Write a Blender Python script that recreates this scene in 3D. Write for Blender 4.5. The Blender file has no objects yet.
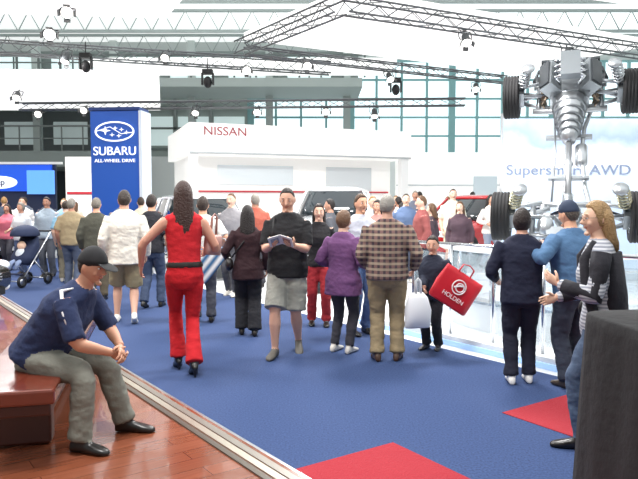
import bpy, math, random
from mathutils import Vector, Matrix, noise
from mathutils.bvhtree import BVHTree
random.seed(7)
V=Vector
sc=bpy.context.scene
try:
    sc.view_settings.view_transform='Standard'
except Exception: pass
# ---------------------------------------------------------------- materials
def C(h):
    r=[int(h[i:i+2],16)/255 for i in (0,2,4)]
    return tuple((c/12.92 if c<=.04045 else ((c+.055)/1.055)**2.4) for c in r)+(1,)
_m={}
def M(h,rough=.6,metal=0,emit=0,bump=0,bs=40,coat=0,trans=0,name=None,alpha=1,var=0):
    k=(h,rough,metal,emit,bump,bs,coat,trans,alpha,var)
    if k in _m: return _m[k]
    m=bpy.data.materials.new(name or 'mat_'+h); m.use_nodes=True
    nt=m.node_tree; b=nt.nodes['Principled BSDF']
    b.inputs['Base Color'].default_value=C(h)
    b.inputs['Roughness'].default_value=rough
    b.inputs['Metallic'].default_value=metal
    if emit:
        b.inputs['Emission Color'].default_value=C(h); b.inputs['Emission Strength'].default_value=emit
    if coat: b.inputs['Coat Weight'].default_value=coat
    if trans: b.inputs['Transmission Weight'].default_value=trans
    if alpha<1: b.inputs['Alpha'].default_value=alpha
    tc=nt.nodes.new('ShaderNodeTexCoord')
    if bump:
        n=nt.nodes.new('ShaderNodeTexNoise'); n.inputs['Scale'].default_value=bs; n.inputs['Detail'].default_value=4
        nt.links.new(tc.outputs['Object'],n.inputs['Vector'])
        bp=nt.nodes.new('ShaderNodeBump'); bp.inputs['Strength'].default_value=bump; bp.inputs['Distance'].default_value=.02
        nt.links.new(n.outputs['Fac'],bp.inputs['Height']); nt.links.new(bp.outputs['Normal'],b.inputs['Normal'])
    if var:
        n=nt.nodes.new('ShaderNodeTexNoise'); n.inputs['Scale'].default_value=bs*2; n.inputs['Detail'].default_value=6
        nt.links.new(tc.outputs['Object'],n.inputs['Vector'])
        mx=nt.nodes.new('ShaderNodeMixRGB'); mx.blend_type='MULTIPLY'; mx.inputs[0].default_value=var
        mx.inputs[1].default_value=C(h); nt.links.new(n.outputs['Fac'],mx.inputs[2]); nt.links.new(mx.outputs[0],b.inputs['Base Color'])
    _m[k]=m; return m
def cloth(h): return M(h,.9,bump=.55,bs=16)
def skin(h='D9A487'): return M(h,.5)
def hairm(h): return M(h,.55,bump=.8,bs=70,var=.5)
def plaid(a,b2,c):
    m=bpy.data.materials.new('plaid_cloth'); m.use_nodes=True; nt=m.node_tree; b=nt.nodes['Principled BSDF']; b.inputs['Roughness'].default_value=.9
    tc=nt.nodes.new('ShaderNodeTexCoord')
    def band(d,s):
        w=nt.nodes.new('ShaderNodeTexWave'); w.bands_direction=d; w.inputs['Scale'].default_value=s
        nt.links.new(tc.outputs['Object'],w.inputs['Vector'])
        r=nt.nodes.new('ShaderNodeValToRGB'); r.color_ramp.interpolation='CONSTANT'; r.color_ramp.elements[0].position=0; r.color_ramp.elements[1].position=.6
        nt.links.new(w.outputs['Fac'],r.inputs[0]); return r
    x=band('X',5.5); z=band('Z',5.5)
    m1=nt.nodes.new('ShaderNodeMixRGB'); m1.inputs[1].default_value=C(a); m1.inputs[2].default_value=C(b2); nt.links.new(x.outputs[0],m1.inputs[0])
    m2=nt.nodes.new('ShaderNodeMixRGB'); m2.inputs[2].default_value=C(c); nt.links.new(m1.outputs[0],m2.inputs[1])
    ml=nt.nodes.new('ShaderNodeMath'); ml.operation='MULTIPLY'; ml.inputs[1].default_value=.6; nt.links.new(z.outputs[0],ml.inputs[0]); nt.links.new(ml.outputs[0],m2.inputs[0])
    nt.links.new(m2.outputs[0],b.inputs['Base Color']); return m
def stripes(a,b2,d='Z',s=9):
    m=bpy.data.materials.new('striped_cloth'); m.use_nodes=True; nt=m.node_tree; b=nt.nodes['Principled BSDF']; b.inputs['Roughness'].default_value=.9
    tc=nt.nodes.new('ShaderNodeTexCoord'); w=nt.nodes.new('ShaderNodeTexWave'); w.bands_direction=d; w.inputs['Scale'].default_value=s
    nt.links.new(tc.outputs['Object'],w.inputs['Vector'])
    m1=nt.nodes.new('ShaderNodeMixRGB'); m1.inputs[1].default_value=C(a); m1.inputs[2].default_value=C(b2); nt.links.new(w.outputs['Fac'],m1.inputs[0])
    nt.links.new(m1.outputs[0],b.inputs['Base Color']); return m
# ---------------------------------------------------------------- mesh builder
class MB:
    def __init__(s): s.v=[];s.f=[];s.m=[];s.s=[]
    def add(s,vs,fs,ms,sm=True):
        o=len(s.v); s.v+= [V(p) for p in vs]
        for i,f in enumerate(fs):
            s.f.append(tuple(o+j for j in f)); s.m.append(ms[i] if isinstance(ms,list) else ms); s.s.append(sm)
    def loft(s,rings,mats,n=16,p=2.0,sm=True,rip=0,rk=9):
        vs=[];fs=[];fm=[]
        for k,(c,ax,ay,rx,ry) in enumerate(rings):
            for i in range(n):
                a=2*math.pi*(i+.5)/n; ca,sa=math.cos(a),math.sin(a)
                q=1+rip*math.sin(rk*a+k*.4)*(1 if k>1 else 0)
                cx=math.copysign(abs(ca)**(2/p),ca)*q; cy=math.copysign(abs(sa)**(2/p),sa)*q
                vs.append(c+ax*(rx*cx)+ay*(ry*cy))
        for k in range(len(rings)-1):
            mm=mats[k] if isinstance(mats,list) else mats
            for i in range(n):
                j=(i+1)%n; fs.append((k*n+i,k*n+j,(k+1)*n+j,(k+1)*n+i)); fm.append(mm)
        m0=mats[0] if isinstance(mats,list) else mats; m1=mats[-1] if isinstance(mats,list) else mats
        fs.append(tuple(reversed(range(n)))); fm.append(m0)
        L=(len(rings)-1)*n; fs.append(tuple(range(L,L+n))); fm.append(m1)
        s.add(vs,fs,fm,sm)
    def tube(s,pts,rad,mats,n=8,sm=True,flat=1.0,ref=None):
        pts=[V(p) for p in pts]
        if not isinstance(rad,(list,tuple)): rad=[rad]*len(pts)
        rings=[]; prev=None
        for i,p in enumerate(pts):
            a=pts[max(i-1,0)]; b=pts[min(i+1,len(pts)-1)]
            t=(b-a)
            if t.length<1e-7: t=V((0,0,1))
            t.normalize()
            if prev is None:
                r=V(ref) if ref is not None else (V((1,0,0)) if abs(t.x)<.8 else V((0,1,0)))
            else: r=prev
            ax=(r-t*r.dot(t))
            if ax.length<1e-5: ax=t.orthogonal()
            ax.normalize(); ay=t.cross(ax); prev=ax
            rings.append((p,ax,ay,rad[i],rad[i]*flat))
        s.loft(rings,mats,n,sm=sm)
    def ell(s,c,r,mat,R=None,seg=16,rn=10,fn=None,sm=True):
        c=V(c); vs=[];fs=[]
        if not isinstance(r,(tuple,list)): r=(r,r,r)
        def P(d):
            q=fn(d) if fn else V((d.x*r[0],d.y*r[1],d.z*r[2]))
            return c+(R@q if R else q)
        vs.append(P(V((0,0,1))))
        for i in range(1,rn):
            ph=math.pi*i/rn
            for j in range(seg):
                a=2*math.pi*j/seg; vs.append(P(V((math.sin(ph)*math.cos(a),math.sin(ph)*math.sin(a),math.cos(ph)))))
        vs.append(P(V((0,0,-1)))); e=len(vs)-1
        for j in range(seg):
            k=(j+1)%seg; fs.append((0,1+j,1+k)); fs.append((e,1+(rn-2)*seg+k,1+(rn-2)*seg+j))
        for i in range(rn-2):
            for j in range(seg):
                k=(j+1)%seg; a=1+i*seg; fs.append((a+j,a+seg+j,a+seg+k,a+k))
        s.add(vs,fs,mat,sm)
    def box(s,c,sz,mat,R=None):
        c=V(c); x,y,z=[q/2 for q in sz]
        vs=[V((i*x,j*y,k*z)) for i in(-1,1) for j in(-1,1) for k in(-1,1)]
        vs=[c+(R@q if R else q) for q in vs]
        s.add(vs,[(0,1,3,2),(4,6,7,5),(0,4,5,1),(2,3,7,6),(0,2,6,4),(1,5,7,3)],mat,False)
    def prism(s,poly,z0,z1,mat):
        n=len(poly); vs=[V((p[0],p[1],z0)) for p in poly]+[V((p[0],p[1],z1)) for p in poly]
        fs=[tuple(reversed(range(n))),tuple(range(n,2*n))]+[(i,(i+1)%n,n+(i+1)%n,n+i) for i in range(n)]
        s.add(vs,fs,mat,False)
    def lathe(s,prof,mats,M4=None,n=24,sm=True):
        vs=[];fs=[];fm=[]
        for r,h in prof:
            for i in range(n):
                a=2*math.pi*i/n; p=V((r*math.cos(a),r*math.sin(a),h)); vs.append(M4@p if M4 else p)
        for k in range(len(prof)-1):
            for i in range(n):
                j=(i+1)%n; fs.append((k*n+i,k*n+j,(k+1)*n+j,(k+1)*n+i)); fm.append(mats[k] if isinstance(mats,list) else mats)
        s.add(vs,fs,fm,sm)
    def xf(s,M4):
        s.v=[M4@p for p in s.v]
    def join(s,o,M4=None):
        off=len(s.v); s.v+=[(M4@p if M4 else p) for p in o.v]; s.f+=[tuple(off+j for j in f) for f in o.f]; s.m+=o.m; s.s+=o.s
    def mesh(s,name):
        me=bpy.data.meshes.new(name); me.from_pydata([tuple(p) for p in s.v],[],s.f)
        sl=[]; 
        for m in s.m:
            if m not in sl: sl.append(m)
        for m in sl: me.materials.append(m)
        ix={m:i for i,m in enumerate(sl)}
        me.polygons.foreach_set('material_index',[ix[m] for m in s.m]); me.polygons.foreach_set('use_smooth',s.s); me.update()
        return me
    def obj(s,name,loc=(0,0,0),rz=0,parent=None,bevel=0):
        o=bpy.data.objects.new(name,s.mesh(name)); sc.collection.objects.link(o); o.location=loc; o.rotation_euler=(0,0,rz)
        if parent: o.parent=parent
        if bevel:
            b=o.modifiers.new('bevel','BEVEL'); b.width=bevel; b.segments=2; b.limit_method='ANGLE'
        return o
def remesh(mb,vox,it=3,amp=0,seed=0,clothset=()):
    me=bpy.data.meshes.new('tmp'); me.from_pydata([tuple(p) for p in mb.v],[],mb.f)
    o=bpy.data.objects.new('tmp',me); sc.collection.objects.link(o)
    r=o.modifiers.new('r','REMESH'); r.mode='VOXEL'; r.voxel_size=vox
    if it:
        q=o.modifiers.new('s','SMOOTH'); q.iterations=it; q.factor=.5
    dg=bpy.context.evaluated_depsgraph_get(); ev=o.evaluated_get(dg); m2=bpy.data.meshes.new_from_object(ev)
    bvh=BVHTree.FromPolygons([tuple(p) for p in mb.v],mb.f)
    out=MB(); out.v=[v.co.copy() for v in m2.vertices]
    isc=[True]*len(out.v)
    for p in m2.polygons:
        _,_,idx,_=bvh.find_nearest(p.center)
        mt=mb.m[idx] if idx is not None else mb.m[0]
        out.f.append(tuple(p.vertices)); out.m.append(mt); out.s.append(True)
        if mt not in clothset:
            for k in p.vertices: isc[k]=False
    if amp:
        off=V((seed*3.1,seed*1.7,0))
        for i,v in enumerate(m2.vertices):
            if isc[i]:
                q=v.co+off
                d=noise.noise(V((q.x*8,q.y*8,q.z*13)))*amp+(1-abs(noise.noise(V((q.x*14+q.z*6,q.y*14,q.z*22))))*3)*amp*.3
                out.v[i]=v.co+v.normal*d
    bpy.data.objects.remove(o); bpy.data.meshes.remove(me); bpy.data.meshes.remove(m2)
    return out
def ik(a,t,l1,l2,hint):
    a=V(a);t=V(t);d=t-a; L=d.length
    if L>(l1+l2)*.998: t=a+d*((l1+l2)*.998/L); d=t-a; L=d.length
    if L<abs(l1-l2)+.02: L=abs(l1-l2)+.02; d=d.normalized()*L; t=a+d
    x=(l1*l1-l2*l2+L*L)/(2*L); h=math.sqrt(max(l1*l1-x*x,0)); u=d.normalized()
    hv=V(hint)-u*V(hint).dot(u)
    if hv.length<1e-4: hv=u.orthogonal()
    return a+u*x+hv.normalized()*h, t
def smooth(a,b,x):
    t=max(0,min(1,(x-a)/(b-a))); return t*t*(3-2*t)
def hand(mb,w,d,n,side_w,mat,s=1,curl=.5):
    d=d.normalized(); n=(n-d*n.dot(d)).normalized(); t=(side_w-d*side_w.dot(d)); t=(t-n*t.dot(n)).normalized()
    R=[(w-d*.02*s,t,n,.024*s,.018*s),(w+d*.005*s,t,n,.026*s,.017*s),(w+d*.03*s,t,n,.036*s,.016*s),(w+d*.065*s,t,n,.041*s,.014*s),(w+d*.092*s,t,n,.038*s,.011*s)]
    mb.loft(R,mat,10)
    for i,(L,c) in enumerate(zip((.068,.078,.072,.056),(1,.95,1.05,1.15))):
        p=w+d*(.084-.003*abs(i-1))*s+t*(.03-.0195*i)*s; a=0; pts=[p-d*.01*s,p]; 
        for k,(fr,cc) in enumerate(((.45,.55),(.3,1.),(.25,.8))):
            a+=curl*cc*c; p=p+(d*math.cos(a)+n*math.sin(a))*L*fr*s; pts.append(p)
        mb.tube(pts,[.0088*s,.009*s,.0083*s,.0076*s,.0055*s],mat,7)
    p=w+d*.022*s+t*.026*s+n*.004*s; dd=(d*.62+t*.7+n*.3).normalized(); d2=(d*.85+t*.3+n*.45).normalized()
    mb.tube([p-dd*.015*s,p+dd*.012*s,p+dd*.036*s,p+dd*.036*s+d2*.03*s],[.014*s,.013*s,.0105*s,.007*s],mat,7)
WH=M('F4F4F0',.3); DK=M('15100D',.4)
def headfn(d):
    x,y,z=.077*d.x,.097*d.y,.118*d.z
    if d.z<0:
        t=-d.z; x*=1-.36*t**1.6
        y*= (1-.5*t) if d.y<0 else (1-.1*t)
    if d.y>0: y*=.95
    return V((x,y,z))
def build_head(skinm,hair,hm,near,cap=None,glasses=False,beard=None):
    h=MB()
    h.ell((0,0,0),1,skinm,fn=headfn,seg=24,rn=18)
    h.tube([(0,.084,.03),(0,.098,.0),(0,.108,-.02),(0,.094,-.03)],[.006,.009,.0135,.010],skinm,8)
    for sx in(-1,1):
        h.ell((sx*.008,.094,-.024),(.009,.011,.007),skinm,seg=8,rn=6)
        h.ell((sx*.03,.081,.034),(.02,.007,.006),skinm,seg=10,rn=6)
        h.ell((sx*.078,-.006,-.002),(.009,.018,.031),skinm,R=Matrix.Rotation(sx*.35,3,'Z'),seg=10,rn=8)
        h.ell((sx*.04,.062,-.025),(.022,.02,.022),skinm,seg=10,rn=8)
    h.ell((0,.07,-.098),(.026,.02,.017),skinm,seg=10,rn=8)
    lip=M('A8705F',.5)
    h.ell((0,.082,-.050),(.023,.009,.005),lip,seg=12,rn=6)
    h.ell((0,.081,-.058),(.019,.009,.005),lip,seg=12,rn=6)
    h.tube([(0,-.012,-.05),(0,-.022,-.10),(0,-.03,-.15)],[.052,.051,.055],skinm,14)
    o=remesh(h,.0065 if near else .011,2)
    for sx in(-1,1):
        o.ell((sx*.031,.0755,.012),(.014,.010,.0075),WH,seg=10,rn=6)
        o.ell((sx*.031,.0825,.012),(.0058,.0045,.006),DK,seg=8,rn=6)
        o.tube([(sx*.045,.077,.018),(sx*.031,.087,.0215),(sx*.016,.083,.017)],[.0015,.003,.0015],skinm,6)
        o.tube([(sx*.05,.076,.035),(sx*.036,.0875,.041),(sx*.017,.0915,.037)],[.0012,.0028,.002],hm,6)
    if glasses:
        g=M('20242A',.2)
        for sx in(-1,1):
            o.tube([(sx*.031+.019*math.cos(a*math.pi/5),.099,.01+.014*math.sin(a*math.pi/5)) for a in range(11)],.0014,g,5)
            o.tube([(sx*.05,.098,.014),(sx*.078,.03,.014),(sx*.08,-.01,.01)],.0014,g,5)
        o.tube([(-.012,.1,.012),(.012,.1,.012)],.0014,g,5)
    if hair!='none':
        fr,sd,bk,th=dict(short=(.68,.12,-.62,.11),crop=(.72,.2,-.5,.06),old=(.78,.1,-.55,.08),bob=(.64,-.55,-.9,.17),long=(.66,-.45,-.9,.13),bald=(1.2,.15,-.5,.05))[hair]
        def fn(d):
            q=headfn(V((d.x,d.y,d.z)))
            if d.z<0 and d.y<0: q=V((.077*d.x*(1-.15*-d.z),.097*d.y*(1-.3*-d.z),.118*d.z))
            yl=d.y
            zl= sd+(fr-sd)*smooth(0.05,.6,yl) if yl>0 else sd+(bk-sd)*smooth(.0,.7,-yl)
            k=smooth(-.03,.07,d.z-zl)
            a=math.atan2(d.x,d.y)
            st=1+.025*math.sin(a*23+d.z*6)+.04*noise.noise(V((d.x*5,d.y*5,d.z*2)))
            return q*(.86+(.14+th*st+.02*max(0,d.z))*k)
        o.ell((0,-.002,.002),1,hm,fn=fn,seg=56 if near else 28,rn=40 if near else 22)
    if cap:
        def cf(d):
            k=smooth(.08,.16,d.z-.05*d.y); q=headfn(d); return q*(.9+.26*k)+V((0,0,.006*k))
        o.ell((0,0,.006),1,cap,fn=cf,seg=32,rn=24)
        R=Matrix.Rotation(-.28,3,'X')
        o.ell((0,.12,.034),(.07,.075,.006),cap,R=R,seg=20,rn=8)
        o.ell((0,0,.142),(.008,.008,.005),cap,seg=8,rn=6)
    return o
def long_hair(o,hm,L,wd=1.0):
    X=V((1,0,0));Y=V((0,1,0))
    R=[(V((0,-.03,.07)),X,Y,.07,.06),(V((0,-.045,.02)),X,Y,.09*wd,.065),(V((0,-.055,-.05)),X,Y,.097*wd,.058),(V((0,-.07,-.12)),X,Y,.098*wd,.05),(V((0,-.09,-.12-(L-.12)*.4)),X,Y,.1*wd,.042),(V((0,-.1,-.12-(L-.12)*.8)),X,Y,.085*wd,.032),(V((0,-.1,-L)),X,Y,.045*wd,.015)]
    o.loft(R,hm,44,rip=.045,rk=13)
def figure(name,x,y,H,th,z=0,sex='m',w=1.,top=None,sleeve=1.0,bottom=None,legs='trousers',shoe=None,hair='short',hc='3A2A1E',sk='D9A487',
           lean=0,hl=None,hr=None,fl=(-.06,0,0,0),fr=(.06,0,0,0),pel=None,head=(0,0),hem=-.035,cap=None,near=True,curl=.45,hlong=0,
           hld=None,hrd=None,inner=None,belt=None,knee=(0,1,0),extra=None,heels=False,glasses=False,eh=None,roll=0,collar=None,vneck=False,amp=.0085,hwid=1.0,loose=0):
    S=skin(sk); hm=hairm(hc); top=top or cloth('555555'); bottom=bottom or cloth('333344'); shoe=shoe or M('1A1816',.35)
    b=MB(); child=H<1.35
    P=V(pel)*H if pel else V((0,0,.522 if abs(fl[1]-fr[1])<.15 else .512))*H
    if heels: P.z+=.03
    u=V((math.sin(roll),math.sin(lean),math.cos(lean))).normalized(); X=V((1,0,0)); X=(X-u*X.dot(u)).normalized(); F=u.cross(X)
    at=lambda h,s=0,f=0:P+u*(h*H)+X*(s*H)+F*(f*H)
    uh=lambda h:P+V((0,0,h*H))
    f=sex=='f'
    hp=(.098 if f else .094)*w
    b.loft([(uh(-.085),X,V((0,1,0)),.05*H*w,.05*H),(uh(-.05),X,V((0,1,0)),.086*H*w,.068*H*w),(uh(-.01),X,F,hp*H,.073*H*w),(at(.035),X,F,.09*H*w,.067*H*w),(at(.085),X,F,.074*H*w,.056*H*w)],bottom,20,2.3)
    if f: T=[(.06,.079,.06,0),(.11,.079,.06,.004),(.165,.086,.068,.012),(.2,.089,.07,.012),(.245,.089,.06,.004),(.28,.083,.05,0),(.305,.06,.042,0),(.322,.037,.036,0)]
    else: T=[(.06,.091,.069,0),(.11,.093,.07,.002),(.165,.098,.073,.004),(.21,.103,.072,.004),(.25,.103,.063,0),(.285,.094,.054,0),(.308,.068,.045,0),(.325,.041,.039,0)]
    e=.006+loose
    rr=[]
    if hem<-.06: rr.append((uh(hem),X,V((0,1,0)),(hp+.014+loose)*H,(.082*w+loose)*H))
    elif hem<.03: rr.append((at(hem),X,F,(hp+.008+loose)*H,(.077*w+loose)*H))
    if hem<-.02: rr.append((at(-.005),X,F,(hp+.009+loose)*H,(.079*w+loose)*H))
    for h,rx,ry,yo in T: rr.append((at(h,0,yo),X,F,(rx*(w if h<.25 else 1+(w-1)*.5)+(e if h<.27 else .006))*H,(ry*(w if h<.25 else 1)+(e if h<.27 else .006))*H))
    b.loft(rr,top,24,2.25)
    if belt: b.loft([(at(.032),X,F,(hp*.93+.008)*H,.074*H*w),(at(.052),X,F,(hp*.88+.008)*H,.070*H*w)],belt,24,2.2)
    hcn=at(.325)+(u*.6+V((0,0,1))*.4).normalized()*(.075*H)+V((0,1,0))*(.008*H)
    hs=H*.132/.236 if not child else H*.158/.236
    if child: hcn+=V((0,0,.012*H))
    HR=(Matrix.Rotation(head[0],3,'Z')@Matrix.Rotation(head[1],3,'X'))
    b.tube([at(.27),at(.325),hcn+HR@V((0,-.012,-.05))*hs],[.036*H,.0325*H,.031*H],S,14)
    if collar:
        b.tube([at(.305),at(.332,0,-.004)],[.05*H,.043*H],collar,14)
    J={}
    sw=(.088 if f else .1)*(1+(w-1)*.3)
    for sd,tg,fd,nm in((-1,hl,fl,'l'),(1,hr,fr,'r')):
        sh=at(.272,sd*sw); tgt=V(tg)*H if tg else V((sd*.135*max(1,w),.035,.50))*H
        hint=V(eh[0 if sd<0 else 1]) if eh else V((sd*.45,-1,-.2))
        el,wr=ik(sh,tgt,.172*H,.150*H,hint)
        def lp(t): return sh.lerp(el,t) if t<=1 else el.lerp(wr,t-1)
        k=.9 if f else 1.
        prof=[(-.02,.030),(.15,.0335),(.5,.0295),(.9,.0255),(1.1,.0255),(1.35,.0245),(1.75,.018),(2.0,.0165)]
        b.tube([lp(max(t,0)) if t>=0 else sh for t,_ in prof],[r*H*k for _,r in prof],S,14)
        if sleeve>0:
            T2=2*sleeve*.98 if sleeve>=1 else sleeve*2
            ts=[t for t in (0,.12,.35,.6,.85,1.0,1.15,1.4,1.7) if t<T2-.05]+[T2]
            def rad(t):
                for q in range(len(prof)-1):
                    if prof[q][0]<=t<=prof[q+1][0]:
                        a0=(t-prof[q][0])/(prof[q+1][0]-prof[q][0]); return prof[q][1]*(1-a0)+prof[q+1][1]*a0
                return prof[-1][1]
            b.tube([lp(t) for t in ts],[(rad(t)*k+(.0065+loose*.6 if sleeve>=1 else .010*(.5+t)))*H for t in ts],top,14)
        else:
            b.ell(sh-X*sd*.012*H,(.024*H,.03*H,.03*H),top,seg=12,rn=8)
        J['sh'+nm]=sh;J['el'+nm]=el;J['wr'+nm]=wr
        hip=uh(-.008)+V((sd*.05*H*w,0,0))
        bx,by,ang,pit=fd
        fw=V((math.sin(-ang)*1.0,math.cos(ang),0)); ball=V((bx*H,(by+.05)*H,0))
        if heels: pit=max(pit,.42)
        fdv=fw*math.cos(pit)+V((0,0,-math.sin(pit))); upv=fw*math.sin(pit)+V((0,0,math.cos(pit)))
        ank=ball-fdv*(.072*H)+upv*(.043*H)
        kn,an=ik(hip,ank,.245*H,.242*H,knee)
        def lg(t): return hip.lerp(kn,t) if t<=1 else kn.lerp(an,t-1)
        q=1+(w-1)*.6
        skp=[(.3,.044),(.7,.038),(.95,.034),(1.1,.032),(1.35,.0345),(1.7,.025),(1.92,.0205),(2.0,.021)]
        b.tube([lg(t) for t,_ in skp],[r*H*(.93 if f else 1) for _,r in skp],S if legs in('shorts','skirt','capri') else bottom,14)
        pf=dict(trousers=[(0,.054),(.2,.057),(.55,.0505),(.95,.0435),(1.1,.0425),(1.5,.040),(1.8,.038),(1.9,.041),(1.98,.040)],
                wide=[(0,.055),(.2,.058),(.55,.054),(1.,.050),(1.5,.049),(1.97,.051)],
                slim=[(0,.053),(.2,.055),(.55,.046),(.95,.036),(1.1,.0355),(1.5,.033),(1.95,.03)],
                flare=[(0,.051),(.2,.053),(.55,.045),(.95,.036),(1.1,.036),(1.45,.038),(1.75,.042),(2.0,.046)],
                shorts=[(0,.056),(.2,.060),(.6,.060),(.98,.060)],capri=[(0,.053),(.2,.055),(.6,.048),(1.,.042),(1.4,.042)],skirt=[(0,.055),(.3,.06),(.8,.062)])[legs]
        b.tube([lg(t) for t,_ in pf],[r*H*q for _,r in pf],bottom,16)
        c0=ball
        RW=V((fw.y,-fw.x,0))
        fs=1.0 if not heels else .9
        R=[(-.112,.010,.014),(-.105,.0175,.022),(-.085,.021,.030),(-.06,.021,.029),(-.03,.0215,.021),(0,.026,.0165),(.028,.024,.0125),(.045,.016,.009),(.05,.006,.005)]
        b.loft([(c0+fdv*(k2*H*fs)+upv*(ry*H),RW,upv,rx*H*1.02,ry*H) for k2,rx,ry in R],shoe,14,2.6)
        if heels: 
            hp0=ball-fdv*(.095*H)+upv*(.012*H); b.tube([hp0,V((hp0.x,hp0.y,.004))],[.013*H,.007*H],shoe,8)
        J['an'+nm]=an;J['kn'+nm]=kn
    cs={top,bottom}
    o=remesh(b,.0105 if near else .02,3 if near else 2,amp if near else amp*1.1,seed=x*3+y,clothset=cs)
    for sd,nm,hd in((-1,'l',hld),(1,'r',hrd)):
        wr=J['wr'+nm]; fa=(wr-J['el'+nm]).normalized()
        if hd: d=V(hd[0]); n=V(hd[1])
        else: d=fa; n=V((-sd,0.15,0))
        tw=V((0,1,.2)) if abs(d.normalized().z)>.6 else V((-sd*.3,0,1))
        if hd and len(hd)>2: tw=V(hd[2])
        hand(o,wr,d,n,tw,S,H/1.75*(.92 if f else 1)*(1.05 if child else 1),curl)
    hb=build_head(S,hair,hm,near,cap,glasses)
    if hlong: long_hair(hb,hm,hlong,hwid)
    M4=Matrix.Translation(hcn)@(HR.to_4x4())@Matrix.Scale(hs,4)
    o.join(hb,M4)
    J.update(P=P,at=at,head=hcn,F=F,X=X,u=u)
    if extra: extra(o,J,H)
    ob=o.obj(name,(x,y,z),th)
    return ob,J
def text(body,size,mat,parent,loc,rot=(math.pi/2,0,0),ext=.01,name='lettering',xs=1):
    cu=bpy.data.curves.new(name,'FONT'); cu.body=body; cu.size=size; cu.extrude=ext; cu.align_x='CENTER'; cu.align_y='CENTER'
    t=bpy.data.objects.new(name,cu); sc.collection.objects.link(t)
    me=bpy.data.meshes.new_from_object(t.evaluated_get(bpy.context.evaluated_depsgraph_get())); bpy.data.objects.remove(t)
    me.materials.clear(); me.materials.append(mat)
    o=bpy.data.objects.new(name,me); sc.collection.objects.link(o); o.location=loc; o.rotation_euler=rot; o.scale=(xs,1,1); o.parent=parent
    return o
def empty(name,loc=(0,0,0),rz=0):
    e=bpy.data.objects.new(name,None); sc.collection.objects.link(e); e.location=loc; e.rotation_euler=(0,0,rz); return e
# ---------------------------------------------------------------- room shell
def floor_mats():
    m=bpy.data.materials.new('blue_carpet'); m.use_nodes=True; nt=m.node_tree; b=nt.nodes['Principled BSDF']; b.inputs['Roughness'].default_value=.95
    tc=nt.nodes.new('ShaderNodeTexCoord'); n=nt.nodes.new('ShaderNodeTexNoise'); n.inputs['Scale'].default_value=70; n.inputs['Detail'].default_value=6
    nt.links.new(tc.outputs['Object'],n.inputs['Vector']); r=nt.nodes.new('ShaderNodeValToRGB')
    r.color_ramp.elements[0].color=C('1B2D55'); r.color_ramp.elements[1].color=C('354C78'); r.color_ramp.elements[0].position=.3; r.color_ramp.elements[1].position=.7
    nt.links.new(n.outputs['Fac'],r.inputs[0]); nt.links.new(r.outputs[0],b.inputs['Base Color'])
    bp=nt.nodes.new('ShaderNodeBump'); bp.inputs['Strength'].default_value=.4; nt.links.new(n.outputs['Fac'],bp.inputs['Height']); nt.links.new(bp.outputs[0],b.inputs['Normal'])
    w=bpy.data.materials.new('red_brown_timber'); w.use_nodes=True; nt=w.node_tree; b=nt.nodes['Principled BSDF']; b.inputs['Roughness'].default_value=.22; b.inputs['Coat Weight'].default_value=.4
    tc=nt.nodes.new('ShaderNodeTexCoord'); mp=nt.nodes.new('ShaderNodeMapping'); mp.inputs['Rotation'].default_value=(0,0,math.radians(-36)); nt.links.new(tc.outputs['Object'],mp.inputs[0])
    br=nt.nodes.new('ShaderNodeTexBrick'); br.inputs['Scale'].default_value=1; br.inputs['Brick Width'].default_value=1.6; br.inputs['Row Height'].default_value=.14; br.inputs['Mortar Size'].default_value=.002
    br.inputs['Color1'].default_value=C('9A5A42'); br.inputs['Color2'].default_value=C('84482F'); br.inputs['Mortar'].default_value=C('40180C'); nt.links.new(mp.outputs[0],br.inputs['Vector'])
    mp2=nt.nodes.new('ShaderNodeMapping'); mp2.inputs['Scale'].default_value=(2,40,2); nt.links.new(mp.outputs[0],mp2.inputs[0])
    n=nt.nodes.new('ShaderNodeTexNoise'); n.inputs['Scale'].default_value=1.5; n.inputs['Detail'].default_value=5; nt.links.new(mp2.outputs[0],n.inputs['Vector'])
    mx=nt.nodes.new('ShaderNodeMixRGB'); mx.blend_type='MULTIPLY'; mx.inputs[0].default_value=.5; nt.links.new(br.outputs[0],mx.inputs[1]); nt.links.new(n.outputs['Fac'],mx.inputs[2]); nt.links.new(mx.outputs[0],b.inputs['Base Color'])
    return m,w
BLUE,WOOD=floor_mats()
REDC=M('981F2C',.95,bump=.5,bs=90); WHITE=M('F2F3F2',.5); GLOSSW=M('EEF1F4',.12); ALU=M('B9BCC0',.32,metal=.9); CHROME=M('D5D8DC',.12,metal=1); GREY=M('8C9492',.7); BLK=M('101013',.6)
hall=MB(); hall.prism([(-24,-6),(24,-6),(24,38),(-24,38)],-.2,-.006,M('D9DBDC',.35)); hall.obj('floor')
c=MB(); c.prism([(6.2,-6),(-1.2,-6),(-1.2,3),(-10,16.5),(-12,18.6),(-6,18.6),(-2.75,12.7),(1.25,7.14),(3.0,4.75),(6.2,2.5)],-.005,0,BLUE); c.obj('carpet')
e1=V((.828,.56,0)).normalized(); e2=V((e1.y,-e1.x,0)); O=V((.494,4.19,0))
def q4(a,b2,c2,d):
    return [tuple((O+e1*i+e2*j)[:2]) for i,j in((a,c2),(b2,c2),(b2,d),(a,d))][::-1]
c=MB(); c.prism(q4(-.82,0,0,1.7),.0005,.005,REDC); c.prism(q4(1.09,2.35,0,1.0),.0005,.005,REDC); c.obj('carpet_tiles')
pf=MB(); pf.prism([(1.55,1.3),(-7.8,14),(-20,14),(-20,-3),(1.55,-3)],0,.06,WOOD); pf.obj('timber_stage_floor')
L1=V((1.55,1.3,0)); L2=V((-7.8,14,0)); ld=(L2-L1).normalized(); ln=V((ld.y,-ld.x,0)); ln=ln if ln.x>0 else -ln
tr=MB()
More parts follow.
